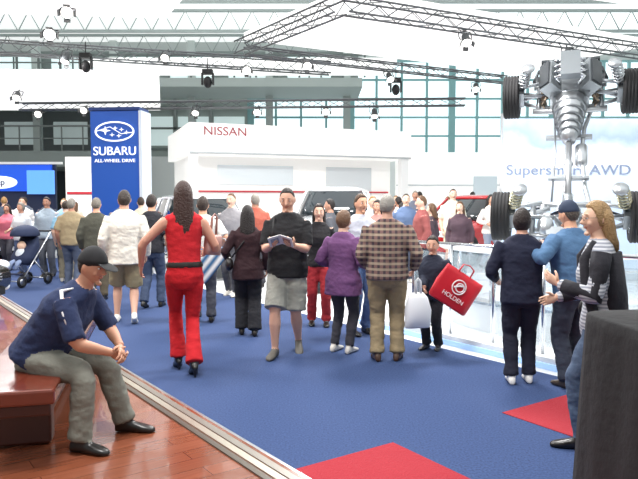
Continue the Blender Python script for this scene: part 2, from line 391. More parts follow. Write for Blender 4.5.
for k,(o0,wd,zz,mt) in enumerate(((.02,.07,.035,ALU),(-.06,.05,.068,M('8F8A82',.4,metal=.6)),(-.125,.05,.07,M('B9B2A4',.35,metal=.7)),(-.185,.04,.07,M('5D574F',.4,metal=.5)))):
    a=L1+ln*(o0+wd/2);b2=L2+ln*(o0+wd/2);c2=L2+ln*(o0-wd/2);d=L1+ln*(o0-wd/2)
    tr.prism([tuple(p[:2]) for p in (a,b2,c2,d)],.0,zz,mt)
tr.obj('trim_1')
wb=MB(); wb.box((0,36.2,2.1),(48,.4,4.2),M('E0E4E3',.7)); wb.box((0,36.2,10.0),(48,.4,1.0),M('C0C7C5',.7)); wb.box((-14,36.2,6.85),(20,.35,5.3),M('9FAAA6',.7)); wb.obj('wall_back')
wl=MB(); wl.box((-24.2,16,5.25),(.4,44,10.5),M('A9B0AF',.7)); wl.obj('wall_left')
wr=MB(); wr.box((24.2,16,5.25),(.4,44,10.5),M('D5DADB',.7)); wr.obj('wall_right')
ce=MB(); ce.box((0,16,10.65),(49,44.6,.3),M('EDF0EF',.8,emit=.9)); ce.obj('ceiling')  # emission added as soft overall fill light; the ceiling is no lamp
FR=M('7AA5A7',.4); GL=M('E2F2F6',.15,emit=1.1)
wi=MB(); wi.box((10.2,36.15,6.85),(28,.06,5.2),GL)
for i in range(21): wi.box((-3.8+i*1.4,36.0,6.85),(.12 if i%4 else .36,.2,5.3),FR)
for k in range(6): wi.box((10.2,36.0,4.3+k*1.03),(28,.16,.1),FR)
wi.obj('window_1')
wi=MB()
for i in range(10):
    wi.box((-23+i*2.0,35.98,5.6),(1.7,.08,1.6),M('C9DAD9',.2,emit=.5))
    wi.box((-24+i*2.0,35.95,6.85),(.16,.14,5.3),GREY)
for k in range(5): wi.box((-14,35.93,4.6+k*1.15),(19.6,.1,.12),M('6F7A78',.6))
wi.obj('window_2')
rf=MB(); RFM=M('929C9B',.5)
for k in range(3):
    yy=25+k*4.2
    for dz in(9.3,10.2): rf.box((0,yy,dz),(47,.12,.12),RFM)
    for i in range(47): rf.tube([(-23.5+i,yy,9.3),(-23+i,yy,10.2),(-22.5+i,yy,9.3)],.03,RFM,4,sm=False)
rf.obj('roof_trusses')
GA=M('9AA3A1',.6); GD=M('5C6564',.5)
ga=MB(); ga.box((-10.5,31.5,7.15),(25,3.4,.4),GA); ga.box((-10.5,33.1,8.3),(25,.15,2.0),M('7E8886',.7)); ga.box((-10.5,29.85,8.4),(25,.09,.09),GD); ga.box((-10.5,29.85,8.05),(25,.06,.06),GD); ga.box((-10.5,29.85,7.7),(25,.06,.06),GD)
for i in range(26): ga.box((-22.9+i,29.85,7.9),(.09,.08,1.05),GD)
for i in range(7): ga.box((-22+i*3.9,32.6,5.6),(.35,.35,3.0),GA); ga.box((-22+i*3.9,32.6,8.6),(.35,.35,2.2),M('B9C1BF',.6))
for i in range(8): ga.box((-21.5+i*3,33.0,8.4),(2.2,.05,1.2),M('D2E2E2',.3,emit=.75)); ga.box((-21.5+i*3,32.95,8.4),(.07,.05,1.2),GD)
ga.obj('upper_gallery')
mz=MB(); mz.box((-16,32,3.6),(13,6,.7),M('6E7674',.7)); 
for i in range(14): mz.box((-22+i*.95,28.95,4.5),(.05,.05,1.1),M('545B5A',.5))
mz.box((-16,28.95,5.05),(13,.08,.08),M('545B5A',.5)); mz.box((-16,28.95,4.5),(13,.04,.05),M('545B5A',.5))
for i in range(4): mz.box((-21+i*3.6,29.5,1.65),(.4,.4,3.3),M('7A807F',.7))
mz.box((-16,33.5,1.65),(13,.2,3.3),M('2A3035',.8)); mz.box((-17,34.4,5.2),(11,.2,2.5),M('5A6162',.8))
for i in range(4): mz.box((-21+i*2.6,34.28,5.3),(1.8,.05,1.2),M('AEBCBC',.3,emit=.3))
mz.obj('mezzanine')
sg=MB(); SB=M('1B4FC0',.3,emit=.8); sg.box((-10.9,21.9,2.45),(3.6,.14,.9),SB); sg.box((-10.9,22.0,1.5),(3.8,.12,3.0),M('1B2644',.6)); sg.box((-9.4,21.7,2.3),(.9,.1,.8),M('5E9CF0',.3,emit=.8)); sg.box((-10.0,21.8,2.95),(2.6,.08,.08),WHITE)
sg.ell((-10.85,21.8,2.3),(.62,.05,.22),M('EDF4FF',.4,emit=.8),seg=28,rn=8)
sgo=sg.obj('led_display_wall'); text('eep',.3,M('15254A'),sgo,(-10.85,21.73,2.3))
CAN=M('FAFAF8',.7,emit=.78)  # white fabric with added self-glow, imitating light on and through the cloth
def canopy(pts,z,t=.18):
    m=MB(); m.prism(pts,z,z+t,CAN)
    return m.obj('ceiling_canopy')
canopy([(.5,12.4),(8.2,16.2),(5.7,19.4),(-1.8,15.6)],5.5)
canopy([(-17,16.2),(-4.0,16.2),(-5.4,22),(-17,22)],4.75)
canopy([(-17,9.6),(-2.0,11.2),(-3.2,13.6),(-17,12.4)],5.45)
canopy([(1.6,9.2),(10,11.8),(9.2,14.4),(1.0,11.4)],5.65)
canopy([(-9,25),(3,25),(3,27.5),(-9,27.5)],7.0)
TR=M('6A6D70',.4,metal=.7); TRD=M('34373A',.5,metal=.4)
def truss(a,b,s=.28,mt=TR,name='lighting_truss',seg=.4):
    a=V(a);b=V(b); d=(b-a); L=d.length; d.normalize(); sd=d.cross(V((0,0,1))).normalized()*s/2; up=V((0,0,s/2)); m=MB()
    cs=[sd+up,-sd+up,-sd-up,sd-up]
    for q in cs: m.tube([a+q,b+q],.022,mt,6)
    n=max(2,int(L/seg))
    for i in range(n):
        p=a+d*(L*i/n); p2=a+d*(L*(i+1)/n)
        for k in range(4):
            A,B=cs[k],cs[(k+1)%4]
            if i%2: A,B=B,A
            m.tube([p+A,p2+B],.011,mt,4,sm=False)
    return m.obj(name)
truss((.5,12.25,5.3),(8.2,16.05,5.3)); truss((-1.9,15.55,5.3),(.4,12.25,5.3)); truss((-1.8,15.8,5.3),(5.6,19.5,5.3),mt=TR,s=.2)
truss((-13,15.4,5.62),(.3,17.6,5.25),mt=TR,s=.3); truss((-9,19.5,4.5),(4.2,18.6,4.5),s=.2); truss((1.4,9.0,5.45),(9,11.3,5.45),mt=TRD)
LENS=M('FFFDF6',.3,emit=4)
def spot_mesh():
    m=MB(); B=M('3A3D40',.5)
    m.lathe([(.001,.16),(.05,.15),(.075,.1),(.085,0),(.105,-.12),(.11,-.14),(.1,-.145),(.098,-.12)],B,n=20)
    m.lathe([(.001,-.125),(.099,-.13)],LENS,n=20)
    m.tube([(.11,0,-.02),(.13,0,.05),(.12,0,.22),(0,0,.26),(-.12,0,.22),(-.13,0,.05),(-.11,0,-.02)],.012,B,6)
    m.tube([(0,0,.25),(0,0,.36)],.016,B,6)
    for a in range(4):
        R=Matrix.Rotation(a*math.pi/2,3,'Z'); m.box(R@V((.13,0,-.17)),(.005,.11,.08),B,R=R@Matrix.Rotation(-.5,3,'Y'))
    return m.mesh('spotlight')
SM=spot_mesh()
def spot(x,y,z,tx=-.9,tz=0):
    o=bpy.data.objects.new('spotlight',SM); sc.collection.objects.link(o); o.location=(x,y,z); o.rotation_euler=(tx,0,tz)
for p in [(-4.75,11.5,4.6,-1.1,.3),(-4.4,11.4,4.95,-1.1,.3),(-3.75,15.9,5.2,-.9,0),(-1.85,16.5,5.0,-1.1,.2),(-.3,15.6,4.95,-.9,.2),(-8.3,17.8,4.55,-.9,.2),(-8.4,19.4,4.3,-1.1,.1),(-7.0,19.3,4.4,-1.1,.1),(-3.6,18.9,4.3,-.8,0),(-1.8,18.9,4.3,-1,0),(0.2,18.8,4.3,-1,0),(1.6,18.7,4.2,-.6,0),(1.9,17.5,5.0,-.8,.2),(4.45,10.0,5.05,-1.1,-.3),(6.6,10.7,5.05,-.8,-.3),(5.6,14.6,4.95,-.8,-.2),(3.0,13.3,4.95,-.7,0),(-6.2,15.9,5.15,-.5,0),(4.6,19,5.0,-.8,-.2)]: spot(*p)
def mover(x,y,z):
    m=MB(); m.box((0,0,.1),(.26,.2,.12),BLK); m.box((-.14,0,-.08),(.04,.12,.3),BLK); m.box((.14,0,-.08),(.04,.12,.3),BLK); m.ell((0,0,-.16),(.11,.12,.15),BLK); m.tube([(0,0,.15),(0,0,.45)],.015,BLK,6)
    m.obj('stage_light',(x,y,z),bevel=.01)
for p in [(-5.75,16.0,5.12),(-2.85,16.6,4.85),(2.1,17.7,4.85)]: mover(*p)
# ---------------------------------------------------------------- stands
NB='C22B3A'
st=empty('exhibition_stand',(-3.63,18,0),math.atan2(2.5,6.53))
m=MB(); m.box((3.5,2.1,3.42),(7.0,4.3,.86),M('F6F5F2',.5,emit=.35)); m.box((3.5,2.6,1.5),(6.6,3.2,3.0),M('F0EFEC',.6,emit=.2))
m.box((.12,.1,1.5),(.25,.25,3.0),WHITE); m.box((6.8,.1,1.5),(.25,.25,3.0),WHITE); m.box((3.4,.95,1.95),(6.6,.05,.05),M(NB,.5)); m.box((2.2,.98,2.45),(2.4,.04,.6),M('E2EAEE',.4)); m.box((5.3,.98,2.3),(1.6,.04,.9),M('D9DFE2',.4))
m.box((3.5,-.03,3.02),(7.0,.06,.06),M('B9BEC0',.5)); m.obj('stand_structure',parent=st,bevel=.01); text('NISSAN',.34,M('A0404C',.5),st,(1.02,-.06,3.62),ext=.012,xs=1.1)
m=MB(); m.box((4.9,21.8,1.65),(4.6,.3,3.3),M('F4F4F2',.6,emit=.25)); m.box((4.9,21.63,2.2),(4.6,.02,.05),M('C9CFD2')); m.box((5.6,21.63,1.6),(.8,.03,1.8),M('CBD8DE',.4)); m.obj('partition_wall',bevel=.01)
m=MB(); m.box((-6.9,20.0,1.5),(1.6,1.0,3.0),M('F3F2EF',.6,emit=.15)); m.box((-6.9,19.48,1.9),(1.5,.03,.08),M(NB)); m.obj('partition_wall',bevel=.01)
tw=empty('sign_tower',(-4.33,14,0),math.radians(-6)); SBL=M('1C4FA6',.35,emit=.12)
m=MB(); m.box((0,0,1.83),(1.08,.5,3.46),SBL); m.box((0,0,3.6),(1.12,.56,.07),M('12306B',.4)); m.box((0,0,.05),(1.2,.62,.1),M('BFC4CA',.3,metal=.8)); m.box((.57,0,1.83),(.07,.54,3.46),M('C9D3DF',.3))
W2=M('F6F8FC',.4,emit=.5)
def ring(cx,cz,a,b,r,y=-.26): m.tube([(cx+a*math.cos(t*math.pi/20),y,cz+b*math.sin(t*math.pi/20)) for t in range(41)],r,W2,6)
ring(0,3.12,.42,.2,.02)
def star(cx,cz,r):
    n=8; vs=[];
    for i in range(n):
        a=math.pi*i/4; q=r if i%2==0 else r*.3; vs.append((cx+q*1.3*math.cos(a),-.27,cz+q*math.sin(a)))
    m.add(vs,[tuple(range(n))],W2,False)
for s3 in[(-.2,3.14,.1),(.02,3.19,.05),(.16,3.16,.05),(.27,3.10,.05),(.1,3.03,.05),(-.05,3.05,.05)]: star(*s3)
m.tube([(-.4,-.262,3.13),(-.1,-.262,3.22),(.15,-.262,3.07),(.4,-.262,3.10)],.01,W2,5)
m.obj('tower_body',parent=tw,bevel=.01); text('SUBARU',.26,W2,tw,(0,-.262,2.70),xs=1.0,ext=.014); text('ALL-WHEEL DRIVE',.1,W2,tw,(0,-.262,2.5),xs=1.1)
dp=MB(); dp.prism([(2.3,13.2),(7.6,13.2),(7.6,20),(2.3,20)],-.004,.15,GLOSSW); dp.obj('display_platform',bevel=.02)
def bannermat():
    m=bpy.data.materials.new('banner_print'); m.use_nodes=True; nt=m.node_tree; b=nt.nodes['Principled BSDF']; b.inputs['Roughness'].default_value=.4
    tc=nt.nodes.new('ShaderNodeTexCoord'); sp=nt.nodes.new('ShaderNodeSeparateXYZ'); nt.links.new(tc.outputs['Object'],sp.inputs[0])
    n=nt.nodes.new('ShaderNodeTexNoise'); n.inputs['Scale'].default_value=1.6; n.inputs['Detail'].default_value=6; nt.links.new(tc.outputs['Object'],n.inputs['Vector'])
    a=nt.nodes.new('ShaderNodeMath'); a.operation='MULTIPLY_ADD'; a.inputs[1].default_value=1.1; nt.links.new(n.outputs['Fac'],a.inputs[0]); nt.links.new(sp.outputs['Z'],a.inputs[2])
    mr=nt.nodes.new('ShaderNodeMapRange'); mr.inputs[1].default_value=1.8; mr.inputs[2].default_value=4.0; nt.links.new(a.outputs[0],mr.inputs[0])
    r=nt.nodes.new('ShaderNodeValToRGB'); e=r.color_ramp.elements; e[0].color=C('B9CCE4'); e[1].color=C('DDE8F2'); e[0].position=.0
    x=e.new(.35); x.color=C('D0DCEA'); x=e.new(.5); x.color=C('F0F4F8'); x=e.new(.72); x.color=C('A3B8D8'); 
    nt.links.new(mr.outputs[0],r.inputs[0]); nt.links.new(r.outputs[0],b.inputs['Base Color']); nt.links.new(r.outputs[0],b.inputs['Emission Color']); b.inputs['Emission Strength'].default_value=.4
    return m
bn=MB(); bn.box((6.3,12.3,1.75),(5.6,.08,2.9),bannermat()); bn.tube([(3.5,12.3,0),(3.5,12.3,3.3)],.04,ALU,8); bn.tube([(9.1,12.3,0),(9.1,12.3,3.3)],.04,ALU,8); bno=bn.obj('advertising_banner')
text('Supersmart AWD',.27,M('8C9AB6',.5),bno,(4.75,12.24,2.22),xs=1.2)
# ---------------------------------------------------------------- chassis stage
A0=V((3.2,4.7,0)); B0=V((.55,8.5,0)); ee=V((.82,.572,0))
stp=[A0,A0+ee*6,B0+ee*6,B0]
def instage(x,y):
    r=V((x,y,0))-B0; u=(A0-B0).normalized(); return 0<r.dot(ee)<6 and 0<r.dot(u)<(A0-B0).length
stg=MB(); stg.prism([tuple(p[:2]) for p in stp],-.004,.1,GLOSSW); stg.prism([tuple((p+V((-.02,-.02,0)))[:2]) for p in stp],-.004,.05,M('9FC4F0',.3,emit=.5)); stg.obj('display_stage')
pl=MB(); pl.lathe([(.001,.1),(1.42,.1),(1.45,.12),(1.45,.26),(1.4,.29),(1.15,.29),(1.13,.3),(1.13,.44),(1.1,.46),(.001,.46)],[GLOSSW,GLOSSW,M('7FB4F4',.3,emit=.6)]+[GLOSSW]*6,Matrix.Translation((3.45,8.35,0)),n=64); pl.obj('round_plinth')
gc=MB(); GLS=M('D4E9F0',.03,alpha=.22); CX,CY=3.45,8.35; N=30
def arc(r0,r1,z0,z1,mt,a0=170,a1=318):
    vs=[];fs=[]
    for i in range(N+1):
        a=math.radians(a0+(a1-a0)*i/N); c_,s_=math.cos(a),math.sin(a)
        for r,zz in((r0,z0),(r1,z0),(r1,z1),(r0,z1)): vs.append((CX+r*c_,CY+r*s_,zz))
    for i in range(N):
        for k in range(4): fs.append((i*4+k,(i+1)*4+k,(i+1)*4+(k+1)%4,i*4+(k+1)%4))
    fs.append((0,1,2,3)); fs.append((N*4+3,N*4+2,N*4+1,N*4)); gc.add(vs,fs,mt,False)
arc(1.62,1.8,.1,.42,GLOSSW); arc(1.6,1.83,.42,.45,CHROME); arc(1.7,1.712,.45,1.02,GLS); arc(1.62,1.85,1.02,1.06,M('EFF3F6',.15)); arc(1.58,1.62,.1,.14,M('7FB4F4',.3,emit=.8))
for i in range(8):
    a=math.radians(170+148*i/7); gc.tube([(CX+1.706*math.cos(a),CY+1.706*math.sin(a),.44),(CX+1.706*math.cos(a),CY+1.706*math.sin(a),1.03)],.018,CHROME,8)
gc.obj('glass_display_cabinet')
def wheel(r=.32,w=.23,tm=None,rim=None):
    m=MB(); T=tm or M('1B1B1D',.8); Rm=rim or M('C8CBD0',.2,metal=.9)
    pr=[(r*.62,-w*.42),(r*.7,-w*.5),(r*.9,-w*.5),(r*.98,-w*.42)]
    for k in range(5):
        a=-w*.36+k*w*.18; pr+=[(r,a-w*.05),(r,a+w*.05),(r*.965,a+w*.06),(r*.965,a+w*.11)]
    pr+=[(r*.98,w*.42),(r*.9,w*.5),(r*.7,w*.5),(r*.62,w*.42)]
    m.lathe(pr,T,n=40); m.lathe([(r*.64,-w*.45),(r*.58,-w*.3),(r*.58,w*.3),(r*.64,w*.45)],Rm,n=40)
    for k in range(6):
        R=Matrix.Rotation(k*math.pi/3,3,'Z'); m.tube([R@V((.03,0,w*.3)),R@V((r*.35,0,w*.36)),R@V((r*.61,0,w*.34))],[.03,.024,.03],Rm,6)
    m.lathe([(.001,w*.4),(.05,w*.38),(.06,w*.2),(.001,w*.2)],Rm,n=16); m.lathe([(.001,-.02),(r*.45,-.02),(r*.45,0),(.001,0)],M('77797C',.35,metal=.9),n=28)
    return m
ch=MB(); AL=M('B4B8BC',.3,metal=.85); AL2=M('8F9498',.35,metal=.85); DG=M('3A3E42',.4,metal=.5)
WM=wheel(.315,.23)
RX=Matrix.Rotation(math.pi/2,4,'Y')
for vv in(0,2.28):
    for sx in(-1,1):
        ch.join(WM,Matrix.Translation((sx*.8,vv,0))@(RX if sx>0 else Matrix.Rotation(-math.pi/2,4,'Y')))
        ch.tube([(sx*.12,vv,0),(sx*.28,vv,0),(sx*.3,vv,0),(sx*.64,vv,.0),(sx*.74,vv,0)],[.045,.05,.022,.022,.055],AL,10)
        for dv in(-.2,.2): ch.tube([(sx*.22,vv+dv,-.08),(sx*.5,vv+dv*.5,-.1),(sx*.72,vv,-.1)],[.035,.028,.035],AL,8)
        ch.tube([(sx*.3,vv+.06,.2),(sx*.7,vv,.16)],.025,AL,8); ch.tube([(sx*.25,vv-.12,.1),(sx*.7,vv-.04,.1)],.018,AL2,8); ch.box((sx*.66,vv,.02),(.07,.22,.26),AL2)
        ch.tube([(sx*.68,vv,.05),(sx*.60,vv,.28),(sx*.54,vv,.52)],[.035,.035,.02],AL2,10)
        hx=[(sx*(.64-.06*t/40)+.075*math.cos(t*.9),vv+.075*math.sin(t*.9),.2+.3*t/40) for t in range(41)]
        ch.tube(hx,.012,M('A8A48C',.4,metal=.6) if vv<1 else AL,6)
        ch.lathe([(.001,0),(.09,0),(.09,.03),(.001,.04)],AL,Matrix.Translation((sx*.56,vv,.5)),n=16)
    ch.tube([(-.42,vv-.26,-.06),(-.42,vv+.26,-.06)],.035,AL2,8); ch.tube([(.42,vv-.26,-.06),(.42,vv+.26,-.06)],.035,AL2,8)
    for dv in(-.26,.26): ch.tube([(-.5,vv+dv,-.06),(0,vv+dv,-.1),(.5,vv+dv,-.06)],[.045,.04,.045],AL,8)
    ch.tube([(-.62,vv+.14,-.14),(-.3,vv+.3,-.16),(.3,vv+.3,-.16),(.62,vv+.14,-.14)],.016,DG,8)
ch.ell((0,.0,.0),(.17,.21,.16),AL); ch.tube([(0,.15,0),(0,.3,0),(0,.34,.0)],[.08,.055,.065],AL2,12)
for k in range(6): 
    a=k*math.pi/3; ch.ell((.13*math.cos(a),-.02+.13*math.sin(a),.1),(.02,.02,.03),AL2,seg=8,rn=6)
ch.box((0,-.3,.02),(.5,.12,.16),AL2); ch.ell((-.26,-.18,.05),(.1,.14,.09),AL); ch.ell((.26,-.16,.03),(.09,.12,.09),AL)
ch.tube([(0,.3,0),(0,.85,0),(0,.9,0),(0,.95,0),(0,1.4,0)],[.04,.04,.06,.04,.04],AL,12)
ch.tube([(0,1.3,.02),(0,1.45,.02),(0,1.7,.03),(0,1.95,.04),(0,2.05,.05)],[.08,.12,.15,.2,.24],AL,14)
for k in range(5): ch.lathe([(.12+.02*k,-.01),(.155+.02*k,0),(.12+.02*k,.01)],AL2,Matrix.Translation((0,1.45+.12*k,.03))@Matrix.Rotation(math.pi/2,4,'X'),n=18)
ch.box((0,2.3,.1),(.52,.5,.34),AL); ch.box((0,2.3,-.12),(.36,.44,.14),AL2)
for k in range(5): ch.box((0,2.12+k*.09,-.2),(.38,.02,.04),AL)
for sx in(-1,1):
    R=Matrix.Rotation(sx*.7,3,'Y'); ch.box((sx*.25,2.3,.28),(.2,.5,.24),AL2,R=R); ch.box((sx*.33,2.3,.36),(.16,.46,.07),DG,R=R)
    for k in range(4): ch.tube([(sx*.12,2.12+k*.12,.34),(sx*.18,2.12+k*.12,.46),(sx*.05,2.14+k*.11,.5)],.03,CHROME,8)
    for k in range(4): ch.tube([(sx*.3,2.12+k*.12,.1),(sx*.38,2.12+k*.1,.0),(sx*.3,2.1,-.14)],.022,M('9A8A78',.3,metal=.9),8)
ch.box((0,2.3,.52),(.26,.5,.1),AL2)
for p,r in(((0,2.58,.1),.1),((.17,2.58,.22),.06),((-.17,2.58,.22),.07),((.2,2.58,.0),.05)): ch.lathe([(.001,0),(r,0),(r*.85,.02),(r,.04),(.001,.05)],AL2,Matrix.Translation(p)@Matrix.Rotation(-math.pi/2,4,'X'),n=18)
ch.tube([(-.2,2.56,.05),(0,2.62,.2),(.2,2.56,.05)],.012,BLK,6)
ch.box((0,2.78,.05),(.8,.05,.36),DG)
for k in range(9): ch.box((-.36+k*.09,2.75,.05),(.02,.03,.34),AL)
ch.tube([(-.5,2.7,-.1),(-.45,2.88,-.05),(.45,2.88,-.05),(.5,2.7,-.1)],.035,DG,8)
for sx in(-1,1): ch.tube([(sx*.42,2.54,-.06),(sx*.46,2.75,-.06)],.035,DG,8)
ch.tube([(.3,2.1,-.14),(.2,1.7,-.12),(.16,1.2,-.1),(.2,.6,-.1),(.25,.3,-.1),(.3,-.3,-.08)],.03,AL,10)
ch.tube([(.16,1.35,-.1),(.16,1.3,-.1),(.16,1.0,-.1),(.17,.95,-.1)],[.03,.08,.08,.03],AL,12)
ch.tube([(-.2,2.0,-.1),(-.17,1.2,-.06),(-.2,.3,-.08)],.014,AL2,8)
ch.tube([(.25,-.40,-.06),(.3,-.44,-.06),(-.3,-.48,-.06),(-.35,-.46,-.06)],[.05,.1,.1,.05],AL,14)
ch.box((0,.66,-.02),(.5,.04,.05),AL2); ch.box((0,1.5,-.1),(.6,.06,.05),AL2)
va=V((.53,1.4,1.77)).normalized(); xa=V((1.4,-.53,0)).normalized(); na=xa.cross(va)
CM=Matrix(((xa.x,va.x,na.x,3.11),(xa.y,va.y,na.y,8.0),(xa.z,va.z,na.z,1.43),(0,0,0,1)))
ch.xf(CM)
for p,qv in(((3.3,8.5,.45),(0,.3,-.05)),((3.5,9.2,.45),(.0,1.55,-.1)),((2.9,8.4,.45),(-.3,.26,-.06)),((3.9,8.5,.45),(.3,.26,-.06))):
    ch.tube([p,CM@V(qv)],[.05,.04],ALU,10)
ch.obj('car_chassis')
sgn=MB(); sgn.box((3.3,5.75,.45),(.72,.06,.3),WHITE); sgn.box((3.3,5.8,.2),(.6,.3,.2),WHITE); so=sgn.obj('display_sign',bevel=.01); text('AWD',.24,M('C81E28',.4),so,(3.3,5.71,.46),xs=1.2)
bl=MB(); u=(A0-B0).normalized(); 
for k in range(6):
    p=B0+u*(.9+k*.62)+ee*.12
    bl.tube([(p.x,p.y,.1),(p.x,p.y,1.12)],.02,CHROME,8)
    if k<5:
        p2=p+u*.62; mid=(p+p2)/2; R=Matrix(((u.x,-u.y,0),(u.y,u.x,0),(0,0,1))); bl.box((mid.x,mid.y,.6),(.54,.012,.86),GLS,R=R)
a=B0+u*.9+ee*.12; b2=B0+u*(.9+5*.62)+ee*.12; bl.tube([(a.x,a.y,1.13),(b2.x,b2.y,1.13)],.022,CHROME,8); bl.obj('glass_balustrade')
# ---------------------------------------------------------------- cars
def car(name,x,y,th,z=0,col='C4C8CC',suv=1.0,met=.5):
    P=M(col,.22,metal=met,coat=1); G=M('1C2429',.05,coat=.5); B=BLK; m=MB(); X=V((1,0,0)); Z=V((0,0,1)); s=suv
    st=[(-2.27,.66,.46,.8),(-2.2,.80,.34,.94),(-1.9,.88,.26,1.0),(-1.0,.9,.22,1.0),(.2,.9,.21,.98),(.95,.9,.21,.96),(1.5,.88,.23,.9),(1.95,.84,.27,.82),(2.15,.77,.31,.74),(2.25,.66,.38,.66)]
    m.loft([(V((0,a,(b0+b1)/2*s)),X,Z,hw,(b1-b0)/2*s) for a,hw,b0,b1 in st],P,32,4.2)
    def rr(yc,hy,zz,hw): return (V((0,yc,zz*s)),X,V((0,1,0)),hw,hy)
    m.loft([rr(-.55,1.52,.93,.84),rr(-.58,1.3,1.12,.8),rr(-.63,1.02,1.4,.68),rr(-.64,.95,1.44,.65)],G,32,5)
    m.loft([rr(-.64,1.03,1.41,.685),rr(-.64,1.0,1.46,.66),rr(-.64,.8,1.5,.5)],P,32,5)
    for sx in(-1,1):
        for a in([(.82*sx,.86,.93),(.78*sx,.6,1.12),(.64*sx,.28,1.43)],[(.845*sx,-.35,.93),(.8*sx,-.38,1.12),(.68*sx,-.42,1.43)],[(.84*sx,-1.35,.93),(.79*sx,-1.32,1.12),(.67*sx,-1.2,1.43)],[(.8*sx,-1.95,.93),(.76*sx,-1.8,1.12),(.62*sx,-1.56,1.43)]):
            m.tube([(p[0],p[1],p[2]*s) for p in a],[.045,.04,.035],P,8)
        m.ell((sx*.95,.62,1.0*s),(.11,.07,.07),P,seg=12,rn=8); m.ell((sx*.64,2.08,.68*s),(.2,.13,.085),M('E8F0F5',.05,coat=1,emit=.15),seg=16,rn=10); m.ell((sx*.72,-2.2,.82*s),(.12,.06,.12),M('A01818',.2),seg=12,rn=8)
        m.ell((sx*.62,2.2,.4*s),(.07,.04,.05),M('E8F0F5',.05),seg=10,rn=6)
        for yy in(1.35,-1.32):
            m.lathe([(.001,-.1),(.385,-.1),(.385,.0),(.36,.02),(.001,.02)],B,Matrix.Translation((sx*.885,yy,.34*s))@Matrix.Rotation(sx*math.pi/2,4,'Y'),n=32)
            m.join(wheel(.33,.2),Matrix.Translation((sx*.83,yy,.33))@Matrix.Rotation(sx*math.pi/2,4,'Y'))
    m.box((0,2.22,.56*s),(.8,.1,.13),B)
    for k in range(3): m.box((0,2.275,(.52+.04*k)*s),(.8,.02,.012),CHROME)
    m.ell((0,2.285,.56*s),(.07,.02,.045),CHROME,seg=12,rn=6); m.box((0,2.23,.36*s),(1.0,.06,.1),B); m.box((0,2.27,.44*s),(.4,.02,.1),WHITE)
    return m.obj(name,(x,y,z),th)
vp=MB(); vp.prism([(-.95,12.4),(1.3,12.4),(1.7,17.6),(-.6,17.6)],-.004,.2,GLOSSW); vp.obj('display_platform',bevel=.02)
car('suv',.4,14.9,math.pi-.12,.2,'C9CDD0',1.18,.3)
car('sedan',-2.75,15.2,math.pi+.5,0,'D8DADC',1.2,.3)
car('hatchback',3.9,16.0,math.pi-.9,.15,'B3121C',1.1,.1)
car('coupe',-6.55,8.35,-math.pi/2-.1,.06,'1B1512',1.0,.3)
car('sedan',-9.8,17.4,-math.pi/2-.5,0,'E9EAEA',1.0,.1)
# ---------------------------------------------------------------- furniture
bm=MB(); DW=M('6B2A18',.25,coat=.4,bump=.1,bs=8,var=.3); DW2=M('3A150C',.35)
bm.box((0,0,.43),(.52,3.0,.09),DW); bm.box((0,0,.345),(.46,2.9,.08),DW2); bm.box((0,-1.0,.17),(.34,.14,.32),DW2); bm.box((0,1.0,.17),(.34,.14,.32),DW2); bm.box((0,0,.12),(.12,2.0,.1),DW2)
bm.obj('timber_bench',(-2.13,5.0,.06),math.radians(14),bevel=.015)
tb=MB(); TC=M('141417',.9,bump=.4,bs=15)
n=72; vs=[];fs=[]
for k,(zz,g) in enumerate(((1.05,0),(1.04,.012),(.98,.015),(.7,.03),(.35,.045),(.01,.06))):
    for i in range(n):
        a=2*math.pi*i/n; ca,sa=math.cos(a),math.sin(a); p=9
        q=(abs(ca)**p+abs(sa)**p)**(-1/p); f=1+(.03*math.sin(a*14+math.sin(a*3)))*(k/5)*.8
        vs.append(((.45*ca*q+g*ca)*f,(.45*sa*q+g*sa)*f,zz))
for k in range(5):
    for i in range(n): j=(i+1)%n; fs.append((k*n+i,(k+1)*n+i,(k+1)*n+j,k*n+j))
fs.append(tuple(range(n))); tb.add(vs,fs,TC); tb.obj('draped_table',(1.84,2.86,0),math.radians(8))
# ---------------------------------------------------------------- people
def seated_extra(o,J,H):
    w=cloth('E8EAEE')
    for s in('l','r'):
        sh,el=J['sh'+s],J['el'+s]; sd=-1 if s=='l' else 1; out=V((sd*.034*H,0,.016*H))
        o.tube([J['at'](.31,sd*.05,.0)+V((0,0,.012)),sh+V((sd*.016,0,.036*H)),sh.lerp(el,.35)+out,sh.lerp(el,.62)+out*.95],[.006,.012,.010,.007],w,8)
    a=J['at']; 
    for sd in(-1,1): o.tube([a(.30,sd*.05,.03),a(.24,sd*.085,.066),a(.17,sd*.103,.05),a(.1,sd*.108,.02)],[.005,.012,.012,.006],w,8)
NAVY=cloth('1E2B4E')
figure('man',-1.83,4.13,1.68,-math.pi/2-.10,z=.06,w=1.14,top=NAVY,sleeve=.46,bottom=cloth('77786F'),shoe=M('141211',.3),hair='crop',hc='2A2018',cap=M('15161A',.8),sk='BF8C72',
  lean=.62,pel=(0,0,.338),fr=(.14,.245,-.15,0),fl=(-.10,.325,.1,0),hl=(-.012,.325,.365),hr=(.03,.31,.35),head=(-.2,-.22),eh=((-1,-.1,-.8),(1,-.1,-.8)),hld=((.7,.45,-.45),(.3,-.6,-.6)),hrd=((-.7,.4,-.45),(-.2,-.6,.6)),curl=.6,extra=seated_extra,knee=(0,.5,1),hem=-.03,loose=.006)
RED=cloth('B81420')
figure('woman',-1.26,5.97,1.80,.3,sex='f',top=RED,sleeve=0,bottom=cloth('BC121E'),legs='flare',shoe=M('141214',.3),hair='long',hlong=.42,hwid=.92,hc='3B1E14',sk='C4907A',
  fl=(-.03,.08,0,.0),fr=(.035,-.10,0,.5),hl=(-.215,.10,.555),hr=(.13,.15,.62),belt=M('17120F',.4),heels=True,lean=.03,head=(-.1,0),hem=.03,w=.98,eh=((-1,-.6,0),(.5,-1,-.2)),amp=.005)
